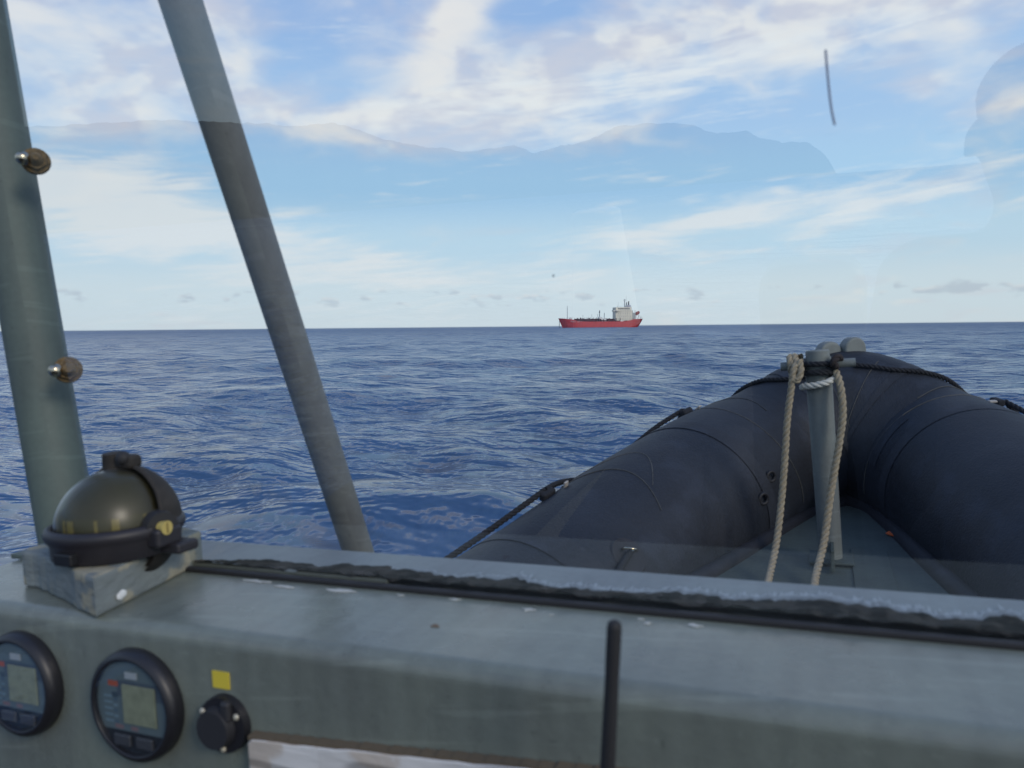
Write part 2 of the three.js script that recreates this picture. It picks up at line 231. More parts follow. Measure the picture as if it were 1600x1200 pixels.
// ================= the tanker =================
{
  const D = 850, az = -15.48 * R, s = new THREE.Group(); s.name = 'tanker_ship'; s.position.set(Math.sin(az) * D, 0, -Math.cos(az) * D); s.rotation.y = -az + 14 * R; s.scale.y = 1.13;
  s.userData = { label: 'red hulled tanker ship with cream deckhouse aft on the horizon', category: 'ship' }; s.base = V(0, 0, 0); scene.add(s);
  const worn = colourTex(256, 40, (u, v) => { const k = .86 + .3 * (fbm(u * 30, v * 6, 5, 6) - .5); return [k, k * .98, k * .98]; });
  const red = mat(.62, .055, .06, { roughness: .5, map: worn }), dred = mat(.10, .035, .04, { roughness: .8 }), cream = mat(.88, .82, .66, { roughness: .6, map: worn }), white = mat(.78, .77, .74), dark = mat(.05, .055, .07), grey = mat(.30, .34, .36), orange = mat(.28, .05, .04);
  // hull sections: x, deck height, half beam at deck, half beam at water
  const st = [[-46, 9.3, .3, .02], [-44, 9.1, 2.6, .05], [-41, 8.9, 4.8, .3], [-38, 8.6, 6.2, 2.6], [-33, 8.1, 7.3, 5.2], [-30, 7.7, 7.7, 6.4], [-26, 6.3, 8, 7.4], [-18, 5.9, 8, 8], [0, 5.8, 8, 8], [18, 5.8, 8, 8], [28, 6.0, 8, 7.8], [33, 7.0, 8, 7], [36, 7.8, 7.9, 5.6], [40, 7.9, 7.6, 3.2], [43, 8.0, 7.2, 1.2], [46.5, 8.1, 6.4, .3]];
  const rake = (x, f) => x < -36 ? lerp(x, Math.max(x, -40.8 + (x + 46) * .48), 1 - f) : x > 38 ? lerp(x, 38 + (x - 38) * .42, (1 - f) * (1 - f * .4)) : x;
  const pos = [], idx = [], NV = 9;
  st.forEach(([x, h, bd, bw]) => { for (let sd = -1; sd <= 1; sd += 2) for (let k = 0; k < NV; k++) { const f = k / (NV - 1), y = lerp(-1, h, f), b = lerp(bw, bd, Math.pow(f, .7)); pos.push(rake(x, f), y, sd * b); } });
  for (let i = 0; i < st.length - 1; i++) for (let q = 0; q < 2; q++) for (let k = 0; k < NV - 1; k++) { const a = (i * 2 + q) * NV + k, b = a + 1, c = a + 2 * NV, d = c + 1; q ? idx.push(a, c, b, b, c, d) : idx.push(a, b, c, b, d, c); }
  for (const [i, fl] of [[0, 0], [st.length - 1, 1]]) for (let k = 0; k < NV - 1; k++) { const a = i * 2 * NV + k, b = a + NV; fl ? idx.push(a, b, a + 1, a + 1, b, b + 1) : idx.push(a, a + 1, b, a + 1, b + 1, b); }
  const hg = new THREE.BufferGeometry(); hg.setAttribute('position', new THREE.Float32BufferAttribute(pos, 3)); hg.setIndex(idx); hg.computeVertexNormals();
  const hull = part('hull', hg, red, s);
  const dk = [], di = []; st.forEach(([x, h, bd]) => { dk.push(x, h - .35, -bd * .98, x, h - .35, bd * .98); }); for (let i = 0; i < st.length - 1; i++) di.push(i * 2, i * 2 + 1, i * 2 + 2, i * 2 + 1, i * 2 + 3, i * 2 + 2);
  const dg = new THREE.BufferGeometry(); dg.setAttribute('position', new THREE.Float32BufferAttribute(dk, 3)); dg.setIndex(di); dg.computeVertexNormals(); part('deck', dg, dred, s);
  part('waterline_band', [box(64, .5, .12, -3, .15, 8.02), box(64, .5, .12, -3, .15, -8.02)], mat(.20, .05, .10), hull);
  const ink = mat(.60, .42, .42);
  for (let i = 0; i < 7; i++) if (i !== 4) { const x = -33.5 + i * 1.45, y = 6.1 - i * .07, z = 7.55 + i * .075; part('bow_lettering', [box(.28, 1.3, .1, x, y, z), box(.75, .28, .1, x + .3, y + .5, z + .011), box(.75, .28, .1, x + .3, i % 2 ? y - .5 : y - .05, z + .011)], ink, hull); }
  part('anchor_chain', rod([-44.8, 7, .4], [-45, 0, .4], .28, .28, 6), dark, s);
  // rails and pipework
  const rl = []; for (let i = 0; i < 46; i++) { const x = -44 + i * 2, b = x < -30 ? lerp(2.6, 7.6, (x + 44) / 14) : 7.8, h = x < -29 ? 8.8 : x > 33 ? 8 : 6; rl.push(box(.14, 1.3, .14, x, h + .5, b)); } part('rail_posts', rl, dred, s, { kind: 'stuff' });
  const pp = [], pr = rng(11); for (const [y, z, r] of [[7.0, 3, .35], [7.6, 1.5, .35], [7.3, -1, .4], [8.2, 0, .3], [6.7, 5, .3], [7.0, -4, .4]]) pp.push(rod([-27, y, z], [24, y, z], r, r, 8));
  for (let i = 0; i < 130; i++) { const x = -29 + pr() * 51; pp.push(box(.4 + pr() * 1.3, 1.4 + pr() * 3.8, 1 + pr() * 2, x, 6.4 + pr() * .6, (pr() - .5) * 12)); } part('deck_pipework', pp, dred, s, { kind: 'stuff' });
  const vp = []; for (let i = 0; i < 11; i++) vp.push([-24 + i * 2.1 + pr(), 9.6 + pr() * 3.2]); for (const [x, h] of vp) part('vent_pipe', [rod([x, 5.5, 2], [x, h, 2], .16, .16, 6), rod([x, h - .5, 2], [x, h, 2], .3, .3, 6)], grey, s);
  const fm = part('foremast', [rod([-36, 8, 0], [-36, 21, 0], .35, .2, 8), box(.2, .2, 3, -36, 15, 0)], grey, s); part('masthead_light', box(.7, .7, .7, -36, 18, 0), grey, fm);
  part('winch', [box(2.6, 1.6, 3, -32.6, 9, 1.5, .2)], white, s);
  const cr = part('crane_pedestal', [box(3.4, 4.6, 5, .2, 8, 1.5, .2), box(4.6, 3.2, 5, 4.2, 7.2, 1.5, .2)], white, s);
  part('crane_post', [rod([-.6, 9, 1.5], [-.6, 15.3, 1.5], .6, .45, 8)], grey, cr); part('crane_head', [rod([-.6, 14.2, 1.5], [-.2, 16.6, 1.5], .7, .35, 8)], dark, cr); part('crane_jib', [rod([4.6, 8.6, 1.5], [4.9, 14.2, 1.5], .4, .3, 8)], grey, cr);
  // deckhouse
  const hs = part('deckhouse', [box(18.6, 9.6, 13, 25.5, 11.3, 0), box(17.6, 3.4, 14, 25.1, 17.6, 0), box(4, 1, 15, 19, 16, 0), box(18.4, .25, 13.6, 26, 9.1, 0), box(18.4, .25, 13.6, 26, 11.8, 0), box(18.4, .25, 13.6, 26, 14.4, 0)], cream, s);
  part('bridge_wing', [box(3.2, 1.3, 18, 17.4, 16.1, 1), rod([13.6, 15.6, 7], [17, 15.6, 7], .9, .9, 8)], cream, hs);
  for (let i = 0; i < 9; i++) part('window', box(1.05, 1.05, .12, 19.4 + i * 1.45, 17.9, 7.03), dark, hs);
  for (let r = 0; r < 4; r++) for (let i = 0; i < 6; i++) part('window', box(.55, .7, .12, 19.6 + i * 2.5 + (r % 2) * .5, 7.9 + r * 2.6, 6.53), mat(.32, .31, .29), hs);
  part('roof_rail', [box(16.6, .12, .12, 25.6, 20.3, 6.9), box(.12, 1, .12, 17.6, 19.8, 6.9), box(.12, 1, .12, 33.6, 19.8, 6.9)], grey, hs);
  const rm = part('radar_mast', [rod([28, 19, 0], [28, 27.4, 0], .6, .25, 8), box(.4, .4, 4, 28, 25, 0)], grey, s); part('radar_scanner', box(3, .5, .5, 28, 26.4, 0), grey, rm); part('aerial', rod([19.5, 19, 2], [20.6, 24, 2], .14, .1, 6), grey, rm); part('aerial', rod([29.3, 20, 2], [29.3, 30.5, 2], .12, .08, 6), grey, rm);
  const fn = part('funnel', [box(3, 4.4, 4, 33, 19.4, 0, .5), box(2, 3.2, 3, 30.2, 19.6, 0, .4)], mat(.42, .42, .47), s);
  part('exhaust_pipe', rod([32.4, 21, 0], [32.6, 25.2, 0], .8, .6, 8), dark, fn); part('exhaust_pipe', rod([29.9, 21, 0], [30.2, 24.2, 0], .6, .45, 8), dark, fn);
  part('aft_house', [box(4.2, 6, 10, 36.8, 11, 0), box(.5, 9, .5, 35.8, 12, 4), box(.4, 8.4, .4, 38.6, 12.2, 4)], mat(.36, .38, .38), s);
  const cr2 = part('lifeboat_cradle', [rod([38.6, 8, 3], [41.4, 13, 3], .3), rod([41.8, 8, 3], [44, 14.6, 3], .25), rod([43.2, 8, 3], [43.2, 11.5, 3], .25), rod([40.2, 8, 3], [40.2, 11, 3], .25), box(6, .3, 2, 41.5, 11.2, 3)], white, s);
  const lb = new THREE.SphereGeometry(1, 14, 10); lb.scale(3.1, 1.7, 1.6); lb.rotateZ(.45); lb.translate(41.4, 13.5, 3); part('lifeboat', lb, orange, s);
  part('stern_rail', [box(.2, 2.4, .2, 45.6, 9, 4), box(.2, 2.4, .2, 44.6, 9, 5), box(2, .2, .2, 45, 10, 4.6)], grey, s);
}

// ================= the inflatable boat =================
const HALF = [[0, -.338, -2.841], [.237, -.451, -2.715], [.357, -.497, -2.444], [.478, -.578, -2.01], [.618, -.699, -1.448], [.798, -.752, -.80], [.92, -.79, 0], [.96, -.80, 1.6], [.96, -.80, 3.2]];
const TR = .246, DECK = -.589, skew = z => .0699 - .0729 * (Math.max(z, -3.4) + 2.9) * sstep(3, 0, z);
const CL = []; {
  const full = [...HALF.slice(1).reverse().map(p => [-p[0], p[1], p[2]]), ...HALF], P = [full[0].map((v, i) => 2 * v - full[1][i]), ...full, full[full.length - 1].map((v, i) => 2 * v - full[full.length - 2][i])];
  for (let i = 1; i < P.length - 2; i++) for (let n = 0; n < 20; n++) { const t = n / 20, q = k => { const [a, b, c, d] = [P[i - 1][k], P[i][k], P[i + 1][k], P[i + 2][k]]; return .5 * (2 * b + (-a + c) * t + (2 * a - 5 * b + 4 * c - d) * t * t + (-a + 3 * b - 3 * c + d) * t * t * t); }; CL.push(V(q(0), q(1), q(2))); }
  CL.push(V(...full[full.length - 1])); CL.forEach(p => p.x += skew(p.z));
}
const MID = (CL.length - 1) / 2;
function ring(i) {                                               // frame of the buoyancy tube at centre-line index i
  const f = Math.max(0, Math.min(CL.length - 1, i)), a = Math.floor(f), b = Math.min(CL.length - 1, a + 1), p = CL[a].clone().lerp(CL[b], f - a);
  const k0 = Math.max(0, f - 3), k1 = Math.min(CL.length - 1, f + 3), g = q => { const u = Math.floor(q), w = Math.min(CL.length - 1, u + 1); return CL[u].clone().lerp(CL[w], q - u); };
  const T = g(k1).sub(g(k0)).normalize(), out = V(0, 1, 0).cross(T).normalize(); // out points outboard
  return { p, T, out, up: T.clone().cross(out).normalize() };
}
const onTube = (i, deg, r = TR) => { const { p, out, up } = ring(i), a = deg * R; return p.clone().addScaledVector(out, Math.cos(a) * r).addScaledVector(up, Math.sin(a) * r); };  // 0 outboard, 90 top, 180 inboard
{
  const boat = boatThing('inflatable_boat', [.06, -.9, -1.6], 'dark navy inflatable boat bow with grey deck beyond the windscreen', 'inflatable boat');
  const sweep = (i0, i1, n, m, rf, a0 = 0, a1 = 360) => {
    const pos = [], uv = [], idx = []; let L = 0, last = null;
    for (let i = 0; i <= n; i++) { const k = lerp(i0, i1, i / n), f = ring(k); if (last) L += f.p.distanceTo(last); last = f.p; for (let j = 0; j <= m; j++) { const a = lerp(a0, a1, j / m), q = onTube(k, a, rf(k, a)); pos.push(q.x, q.y, q.z); uv.push(L, a * R * TR); } }
    for (let i = 0; i < n; i++) for (let j = 0; j < m; j++) { const a = i * (m + 1) + j, b = a + 1, c = a + m + 1, d = c + 1; idx.push(a, b, c, b, d, c); }
    const g = new THREE.BufferGeometry(); g.setAttribute('position', new THREE.Float32BufferAttribute(pos, 3)); g.setAttribute('uv', new THREE.Float32BufferAttribute(uv, 2)); g.setIndex(idx); g.computeVertexNormals(); return g;
  };
  const soft = (k, a) => TR * (1 + .010 * (fbm(k * .11 + 40, a * .012 + 7, 4) - .5));
  const bt = part('buoyancy_tube', sweep(0, CL.length - 1, 420, 72, soft), hypalon, boat, { uv: false });
  const seam = (i, a0, a1, lean, r = .0022) => { const p = []; for (let k = 0; k <= 40; k++) { const a = lerp(a0, a1, k / 40), s = Math.sin((k / 40) * Math.PI); p.push(onTube(i + lean * s, a, TR * 1.004)); } return tube(p, r, 90, 6); };
  for (const [i, a0, a1, ln, r] of [[MID - 36, 50, 190, -2.5, .0012], [MID - 31.5, 60, 118, 3, .0011], [MID - 64.5, 60, 132, 2.5, .0012], [MID - 62.5, 60, 118, 5, .0011], [MID + 24, 50, 195, 5, .0012], [MID + 19, 60, 115, -2.5, .0011], [MID + 4, 110, 205, -.4, .0011], [MID - 4, 110, 200, .4, .0011]]) part('seam', seam(i, a0, a1, ln, r), seamMat, bt);
  const tapeMat = mat(.034, .041, .058, { map: clothWear, bumpMap: clothBump, bumpScale: .004, roughness: .66 });
  for (const [i, w2] of [[MID - 47, 1.3], [MID - 75, 1.3], [MID + 38, 1.3], [MID + 8, .9], [MID - 9, .9]]) part('seam_tape', sweep(i - w2, i + w2, 4, 60, () => TR * 1.0065, -20, 215), tapeMat, bt, { uv: false });
  part('reinforcing_patch', sweep(MID + 26, MID + 33, 10, 24, () => TR * 1.007, 128, 168), tapeMat, bt, { uv: false });
  // deck joint strip
  const strip = (s) => { const p = []; for (let k = 7; k <= 100; k++) { const i = MID + s * k, f = ring(i), dy = f.p.y - DECK, ang = 180 + Math.asin(Math.max(-1, Math.min(1, dy / TR))) / R; p.push(onTube(i, ang, TR * 1.02)); } return tube(p, .030, 160, 12); };
  part('joint_strip', [strip(-1)], hypalonTape, boat); part('joint_strip', [strip(1)], hypalonTape, boat);
  // inner deck
  const dp = [], di = []; const nD = 70;
  for (let k = 0; k <= nD; k++) { const q = lerp(3, 100, k / nD), l = CL[Math.round(MID - q)], r = CL[Math.round(MID + q)]; for (let j = 0; j <= 12; j++) { const t = j / 12; dp.push(lerp(l.x, r.x, t), DECK + .010 * (1 - (2 * t - 1) ** 2), lerp(l.z, r.z, t)); } }
  for (let k = 0; k < nD; k++) for (let j = 0; j < 12; j++) { const a = k * 13 + j, b = a + 1, c = a + 13, d = c + 1; di.push(a, c, b, b, c, d); }
  const dg = new THREE.BufferGeometry(); dg.setAttribute('position', new THREE.Float32BufferAttribute(dp, 3)); dg.setIndex(di); dg.computeVertexNormals();
  const deck = part('deck', dg, deckPaint, boat);
  part('hatch_cover', box(.085, .006, .62, .095, DECK + .011, -1.80, .002), deckPaint, deck);
  { const sh = new THREE.Shape(); [[0, 0], [.035, -.022], [.055, -.016], [.068, -.036], [.034, -.046], [.010, -.022]].forEach(([x, y], i) => i ? sh.lineTo(x, y) : sh.moveTo(x, y)); const g = new THREE.ExtrudeGeometry(sh, { depth: .003, bevelEnabled: false }); g.rotateX(-Math.PI / 2); g.rotateY(-1.2); g.translate(.176, DECK + .013, -2.33); part('orange_patch', g, mat(.62, .12, .03, { roughness: .8 }), deck, { label: 'bare orange patch at the deck edge' }); }
  part('cockpit_floor', box(1.4, .02, 3.4, .0, -1.46, 1.15), mat(.03, .033, .03, { roughness: .95 }), boat);
  part('transom', box(1.9, .90, .06, -.05, -1.10, 2.83, .01), mat(.03, .033, .03, { roughness: .9 }), boat);
  part('seat_pod', [box(.40, .80, .95, -.42, -1.06, .95, .05), box(.40, .35, .10, -.42, -.56, 1.40, .04)], mat(.03, .03, .033, { roughness: .8 }), boat);
  part('stern_drum', [rod([-1.02, -.52, 2.62], [-1.02, .05, 2.62], .17, .115, 24), rod([-1.02, .05, 2.62], [-1.02, .062, 2.62], .115, .09, 24)], mat(.72, .72, .70, { roughness: .6 }), boat);
  part('engine_cowl', [box(.50, .62, .62, -.05, -.62, 3.12, .12)], mat(.02, .02, .022, { roughness: .4 }), boat);
  // rigid hull below
  const hp = [], hi2 = []; const nH = 40;
  for (let k = 0; k <= nH; k++) { const q = lerp(1, MID, k / nH), l = ring(MID - q).p, r = ring(MID + q).p, cx = (l.x + r.x) / 2, z = (l.z + r.z) / 2, ky = lerp(-.66, -1.95, sstep(-3.1, -1.0, z)); hp.push(l.x, l.y - .12, z, lerp(cx, l.x, .85), lerp(ky, l.y - .2, .65), z, cx, ky, z, lerp(cx, r.x, .85), lerp(ky, r.y - .2, .65), z, r.x, r.y - .12, z); }
  for (let k = 0; k < nH; k++) for (let j = 0; j < 4; j++) { const a = k * 5 + j, b = a + 1, c = a + 5, d = c + 1; hi2.push(a, b, c, b, d, c); }
  const hg = new THREE.BufferGeometry(); hg.setAttribute('position', new THREE.Float32BufferAttribute(hp, 3)); hg.setIndex(hi2); hg.computeVertexNormals(); part('hull', hg, greyPaint, boat);
  // bow post with cap, cross bar and foot
  const Z = -2.0;
  const post = part('bow_post', rod([.007, DECK, Z], [-.0145, -.08, Z], .0265, .0300, 28), postPaint, boat);
  part('post_cap', [rod([-.0125, -.105, Z], [-.0150, -.066, Z], .0270, .0272, 28), rod([-.0150, -.066, Z], [-.0151, -.0625, Z], .0272, .0250, 28)], postPaint, post);
  part('cross_bar', rod([-.099, -.1004, Z], [.0693, -.0944, Z], .0105, .0105, 16), postPaint, post);
  part('post_foot', [box(.10, .006, .10, .007, DECK + .018, Z, .002), box(.008, .05, .10, .009, DECK + .04, Z + .06, .002)], deckPaint, post);
  for (const [x, y, z, w, h] of [[.006, -.158, -2.83, .031, .045], [.082, -.149, -2.85, .030, .047]]) {
    const sh = new THREE.Shape(); sh.moveTo(-w, -.05); sh.lineTo(-w, h - w); sh.absarc(0, h - w, w, Math.PI, 0, true); sh.lineTo(w, -.05);
    const g = new THREE.ExtrudeGeometry(sh, { depth: .03, bevelEnabled: true, bevelSize: .008, bevelThickness: .008, bevelSegments: 4, curveSegments: 18 }); g.rotateY(.5); g.translate(x, y + .045, z); part('bow_lug', g, postPaint, boat);
  }
  // grab line round the outside of the tubes, with its tabs and loops
  const gl = (list, r = .0078) => rope(list.map(([i, a, k]) => onTube(MID + i, a, TR * (k ?? 1) + r)), r, .045);
  part('grab_line', gl([[-98, 34, 1.0], [-90, 40, 1.01], [-82, 44, 1.02], [-74, 52, 1.03], [-69, 60, 1.04], [-67, 64, 1.05]]), blackRope, bt);
  part('grab_line', gl([[-67, 64, 1.05], [-64, 56, 1.03], [-60, 44, 1.0], [-54, 26, 1.0], [-48, 36, 1.01], [-42, 50, 1.03], [-37.2, 62, 1.04]]), blackRope, bt);
  part('grab_line', gl([[-37.2, 62, 1.04], [-33, 40, 1], [-27, 15, 1], [-20, 28, 1], [-16, 58, 1.0], [-13.5, 88, 1], [-10, 112, 1], [-6, 124, 1], [-2, 128, 1.0]]), blackRope, bt);
  part('grab_line', gl([[1, 126, 1.0], [4, 122, 1], [7, 114, 1.0], [10, 98, 1.0], [13, 74, 1], [16, 46, 1], [22, 18, 1], [28, 40, 1.01], [30, 60, 1.04]]), blackRope, bt);
  part('grab_line', gl([[30, 60, 1.04], [34, 52, 1.03], [40, 42, 1.01], [48, 38, 1.01]]), blackRope, bt);
  for (const i of [MID - 67, MID - 37.2, MID + 30]) { const f = ring(i), q = onTube(i, 64, TR * 1.03), g = box(.022, .020, .05, 0, 0, 0, .006); g.applyQuaternion(new THREE.Quaternion().setFromUnitVectors(V(0, 0, 1), f.T)); g.translate(q.x, q.y, q.z); part('line_tab', [g], blackRope, bt); const g2 = box(.022, .006, .016, 0, 0, 0, .002); g2.applyQuaternion(new THREE.Quaternion().setFromUnitVectors(V(0, 0, 1), f.T)); const q2 = onTube(i + 1.6, 70, TR * 1.015); g2.translate(q2.x, q2.y, q2.z); part('tab_edge', g2, mat(.42, .38, .34), bt); }
  { const i = MID - 71, c = onTube(i, 138, TR + .006); const tor = new THREE.TorusGeometry(.016, .0028, 8, 20); tor.rotateX(1.1); tor.translate(c.x, c.y + .010, c.z); part('lashing_eye', tor, steel, bt);
    part('lashing_tail', tube([c.clone().add(V(0, .004, .0)), onTube(i - 2, 140, TR + .012), onTube(i - 5, 146, TR + .01), onTube(i - 8, 154, TR + .006)], .008, 24, 7), blackRope, bt);
    const pd = new THREE.CylinderGeometry(.043, .046, .004, 36); const n = c.clone().sub(ring(i).p).normalize(); pd.applyQuaternion(new THREE.Quaternion().setFromUnitVectors(V(0, 1, 0), n)); const cc = onTube(i, 138, TR + .0005); pd.translate(cc.x, cc.y, cc.z); part('eye_patch', pd, hypalonTape, bt); }
  for (const [i, a] of [[MID - 49, 166], [MID - 45, 158]]) { const c = onTube(i, a, TR + .004), tor = new THREE.TorusGeometry(.014, .005, 8, 16); tor.rotateY(.8); tor.translate(c.x, c.y, c.z); part('lashing_eye', tor, hypalonTape, bt); }

  // ropes on the post
  const mr = boatThing('mooring_rope', [-.068, -.11, -1.96], 'two hanging lengths of beige three strand rope tied at the bow post', 'rope');
  part('rope_length', rope([[-.052, -.088, -1.985], [-.066, -.102, -1.955], [-.075, -.156, -1.950], [-.085, -.232, -1.945], [-.092, -.324, -1.935], [-.102, -.428, -1.915], [-.112, -.508, -1.87], [-.122, -.555, -1.79], [-.125, -.562, -1.66]], .0084, .046), beigeRope, mr);
  part('rope_length', rope([[-.012, -.104, -2.036], [.020, -.108, -1.985], [.033, -.142, -1.955], [.038, -.210, -1.945], [.029, -.278, -1.94], [.008, -.396, -1.925], [-.008, -.500, -1.885], [-.026, -.553, -1.79], [-.030, -.560, -1.62]], .0088, .046), beigeRope, mr);
  part('rope_knot', [...rope([0, 1, 2, 3, 4, 5, 6, 7, 8, 9, 10, 11, 12].map(k => [-.078 + k * .0020, -.0995 + Math.cos(k * 1.05) * .0235, Z + Math.sin(k * 1.05) * .0235]), .0085, .045), ...rope([[-.055, -.086, -1.966], [-.052, -.112, -1.952], [-.062, -.132, -1.948], [-.072, -.120, -1.952]], .0082, .045)], beigeRope, mr);
  const wl = boatThing('white_rope_loop', [-.015, -.14, Z], 'short off white rope loop around the bow post below the knot', 'rope');
  part('loop', rope([[-.050, -.153, -2.01], [-.046, -.148, -1.973], [-.019, -.144, -1.957], [.006, -.138, -1.957], [.021, -.131, -1.973], [.023, -.128, -2.01], [-.012, -.136, -2.037], [-.045, -.150, -2.03]], .0082, .042), whiteRope, wl);
  const bl = boatThing('black_lashing', [-.015, -.10, Z], 'black cord lashing wound around the bow post under its cap', 'cord');
  const w = []; for (let k = 0; k < 36; k++) { const a = k * .42; w.push([-.0135 + Math.cos(a) * .037, -.096 - k * .0007 + Math.sin(a * .5) * .006, Z + Math.sin(a) * .041]); } part('winding', rope(w, .0068, .036), blackRope, bl);
  part('cord_tail', rope([[.026, -.104, -1.97], [.020, -.092, -1.955], [.028, -.080, -1.965], [.036, -.084, -1.985]], .0088, .04), mat(.03, .022, .022, { roughness: .9 }), bl);
}

const sealW = x => Math.max(.006, lerp(.011, .033, sstep(-.62, -.44, x)) + .022 * (fbm(x * 16 + 30, 4, 5) - .5) * 2 * lerp(.25, 1, sstep(-.62, -.40, x)) + .009 * (sstep(.5, .7, noise2(x * 34 + 7, 1)) - .5) + .007 * (noise2(x * 150, 3) - .5) + .003 * (noise2(x * 420, 9) - .5) + .014);   // width of the ragged sealant bead along the glass
// ================= the console =================
const SH = -.222, PZ = -.46;                                     // shelf height and front panel plane
{
  const con = boatThing('steering_console', [-.1, -1.0, -.6], 'grey painted steering console with round gauges under the windscreen', 'console');
  const prof = new THREE.Shape();                                // section: z ahead is -x here
  prof.moveTo(.46, -.95); prof.lineTo(.46, SH - .013);
  for (let k = 1; k <= 8; k++) { const a = k / 8 * Math.PI / 2; prof.lineTo(.46 + .013 * (1 - Math.cos(a)), SH - .013 + .013 * Math.sin(a)); }
  prof.lineTo(.60, SH); prof.lineTo(.60, SH - .03); prof.lineTo(.58, -.95);
  const body = new THREE.ExtrudeGeometry(prof, { depth: 1.75, bevelEnabled: false, steps: 24 }); body.rotateY(Math.PI / 2); body.translate(-.835, 0, 0);   // (x,y)->z=-x
  part('console_body', body, greyPaint, con);
  // the ledge ahead of the glass
  const lg = new THREE.Shape(); lg.moveTo(.602, SH - .001); lg.lineTo(.694, SH - .001); lg.quadraticCurveTo(.702, SH - .002, .703, SH - .010); lg.lineTo(.703, SH - .30); lg.lineTo(.602, SH - .30);
  const lgG = new THREE.ExtrudeGeometry(lg, { depth: 1.62, bevelEnabled: false, steps: 20 }); lgG.rotateY(Math.PI / 2); lgG.translate(-.705, 0, 0);
  const ledge = part('ledge', lgG, mat(.27, .295, .30, { map: paintWear, bumpMap: paintBump, bumpScale: .0008, roughness: .5 }), con);
  // white scuffs that fray away from the sealant
  { const r = rng(21), tri = []; for (let i = 0; i < 3600; i++) { const x = -.40 + r() * .80, z0 = -.594 - sealW(x), L = .005 + .013 * r() * noise2(x * 30, 5) + .014 * Math.pow(r(), 6) * sstep(-.42, -.2, x), w = .0008 + .0022 * r(); tri.push(x - w, SH + .0008, z0, x + w, SH + .0008, z0, x + (r() - .5) * .003, SH + .0008, z0 - L); } const g = new THREE.BufferGeometry(); g.setAttribute('position', new THREE.Float32BufferAttribute(tri, 3)); g.computeVertexNormals(); part('scuff_marks', g, scuff, ledge, { kind: 'stuff' }); }
  // chips of missing paint
  const chip = (x, z, w, d, seed) => { const r = rng(seed), sh = new THREE.Shape(), n = 11; for (let i = 0; i < n; i++) { const a = i / n * 6.283, k = .35 + .95 * r(); i ? sh.lineTo(Math.cos(a) * w * k, Math.sin(a) * d * k) : sh.moveTo(w * k, 0); } const g = new THREE.ExtrudeGeometry(sh, { depth: .0006, bevelEnabled: false }); g.rotateX(-Math.PI / 2); g.translate(x, SH + .0002, z); return g; };
  [[-.508, -.577, .017, .0035], [-.470, -.570, .010, .0028], [-.411, -.574, .020, .0034], [-.228, -.5726, .006, .004], [-.094, -.573, .006, .003], [-.129, -.568, .003, .002], [-.298, -.579, .006, .002], [-.135, -.575, .003, .0015], [-.35, -.577, .004, .0014], [-.205, -.566, .002, .0012]].forEach(([x, z, w, d], i) => part('paint_chip', chip(x, z, w, d, 40 + i), chipMat, con));
  part('rust_spot', chip(-.286, -.520, .004, .003, 71), mat(.17, .12, .08, { roughness: .9 }), con);

  // gauges
  const faceTex = (() => { const c = document.createElement('canvas'); c.width = c.height = 512; const x = c.getContext('2d'); x.fillStyle = '#5d6b70'; x.fillRect(0, 0, 512, 512); x.fillStyle = '#4a5560'; x.fillRect(150, 120, 330, 90); x.fillStyle = '#262a31'; x.fillRect(0, 395, 512, 117);
    x.fillStyle = '#a8523a'; x.fillRect(88, 128, 72, 30); x.fillStyle = '#8d5240'; x.fillRect(385, 150, 26, 46); x.fillStyle = '#3c4a55'; x.fillRect(110, 190, 44, 30); x.fillStyle = '#6f8590'; for (let i = 0; i < 5; i++) { x.fillRect(50, 210 + i * 34, 62, 12); x.fillStyle = i % 2 ? '#6f8590' : '#4d6070'; x.fillRect(118, 225 + i * 30, 30, 14); x.fillStyle = '#6f8590'; }
    x.fillStyle = '#80686a'; x.fillRect(120, 365, 60, 22); x.fillRect(235, 365, 50, 22); const t = new THREE.CanvasTexture(c); t.colorSpace = THREE.SRGBColorSpace; return t; })();
  const faceMat = mat(1, 1, 1, { map: faceTex, roughness: .35 }), lcd = mat(.30, .32, .22, { roughness: .3, map: colourTex(128, .04, (u, v) => [.8 + .4 * (fbm(u * 6, v * 6, 3, 6) - .5)]) }), btn = mat(.05, .052, .062, { roughness: .5 });
  const lens = mat(.95, .97, .97, { transmission: 1, thickness: 0, roughness: .02, ior: 1.6 });
  [[-.5330, -.2890, 'right hand black digital gauge beside the power socket'], [-.6715, -.2890, 'left hand black digital gauge cut by the picture edge']].forEach(([x, y, label]) => {
    const lp = [[.0460, 0], [.0470, .002], [.0470, .0075], [.0458, .0115], [.0425, .0142], [.0405, .0142], [.0396, .0132], [.0396, .007]].map(([a, b]) => new THREE.Vector2(a, b));
    const bz = new THREE.LatheGeometry(lp, 64); bz.rotateX(Math.PI / 2); bz.translate(x, y, PZ);
    const g = part('gauge', bz, blackPlastic, con, { label });
    const d = new THREE.CircleGeometry(.0398, 48); d.translate(x, y, PZ + .0098); part('face', d, faceMat, g, { uv: false });
    part('screen', box(.036, .033, .0012, x + .0082, y + .002, PZ + .0106, .0005), lcd, g);
    part('maker_mark', box(.013, .0055, .0008, x + .001, y + .0265, PZ + .0104), mat(.36, .39, .42), g);
    for (const s of [-1, 1]) part('button', box(.0185, .0100, .003, x + s * .0122, y - .0290, PZ + .0112, .0015), btn, g);
    const ln = new THREE.CircleGeometry(.0397, 48); ln.translate(x, y, PZ + .0133); part('lens', ln, lens, g);
  });
  // power socket with flap, screws and yellow tag
  const so = part('power_socket', (() => { const g = new THREE.CylinderGeometry(.0222, .0230, .007, 40); g.rotateX(Math.PI / 2); return [at(g, -.4425, -.2925, PZ + .0035)]; })(), blackPlastic, con, { label: 'black round power socket under the yellow tag' });
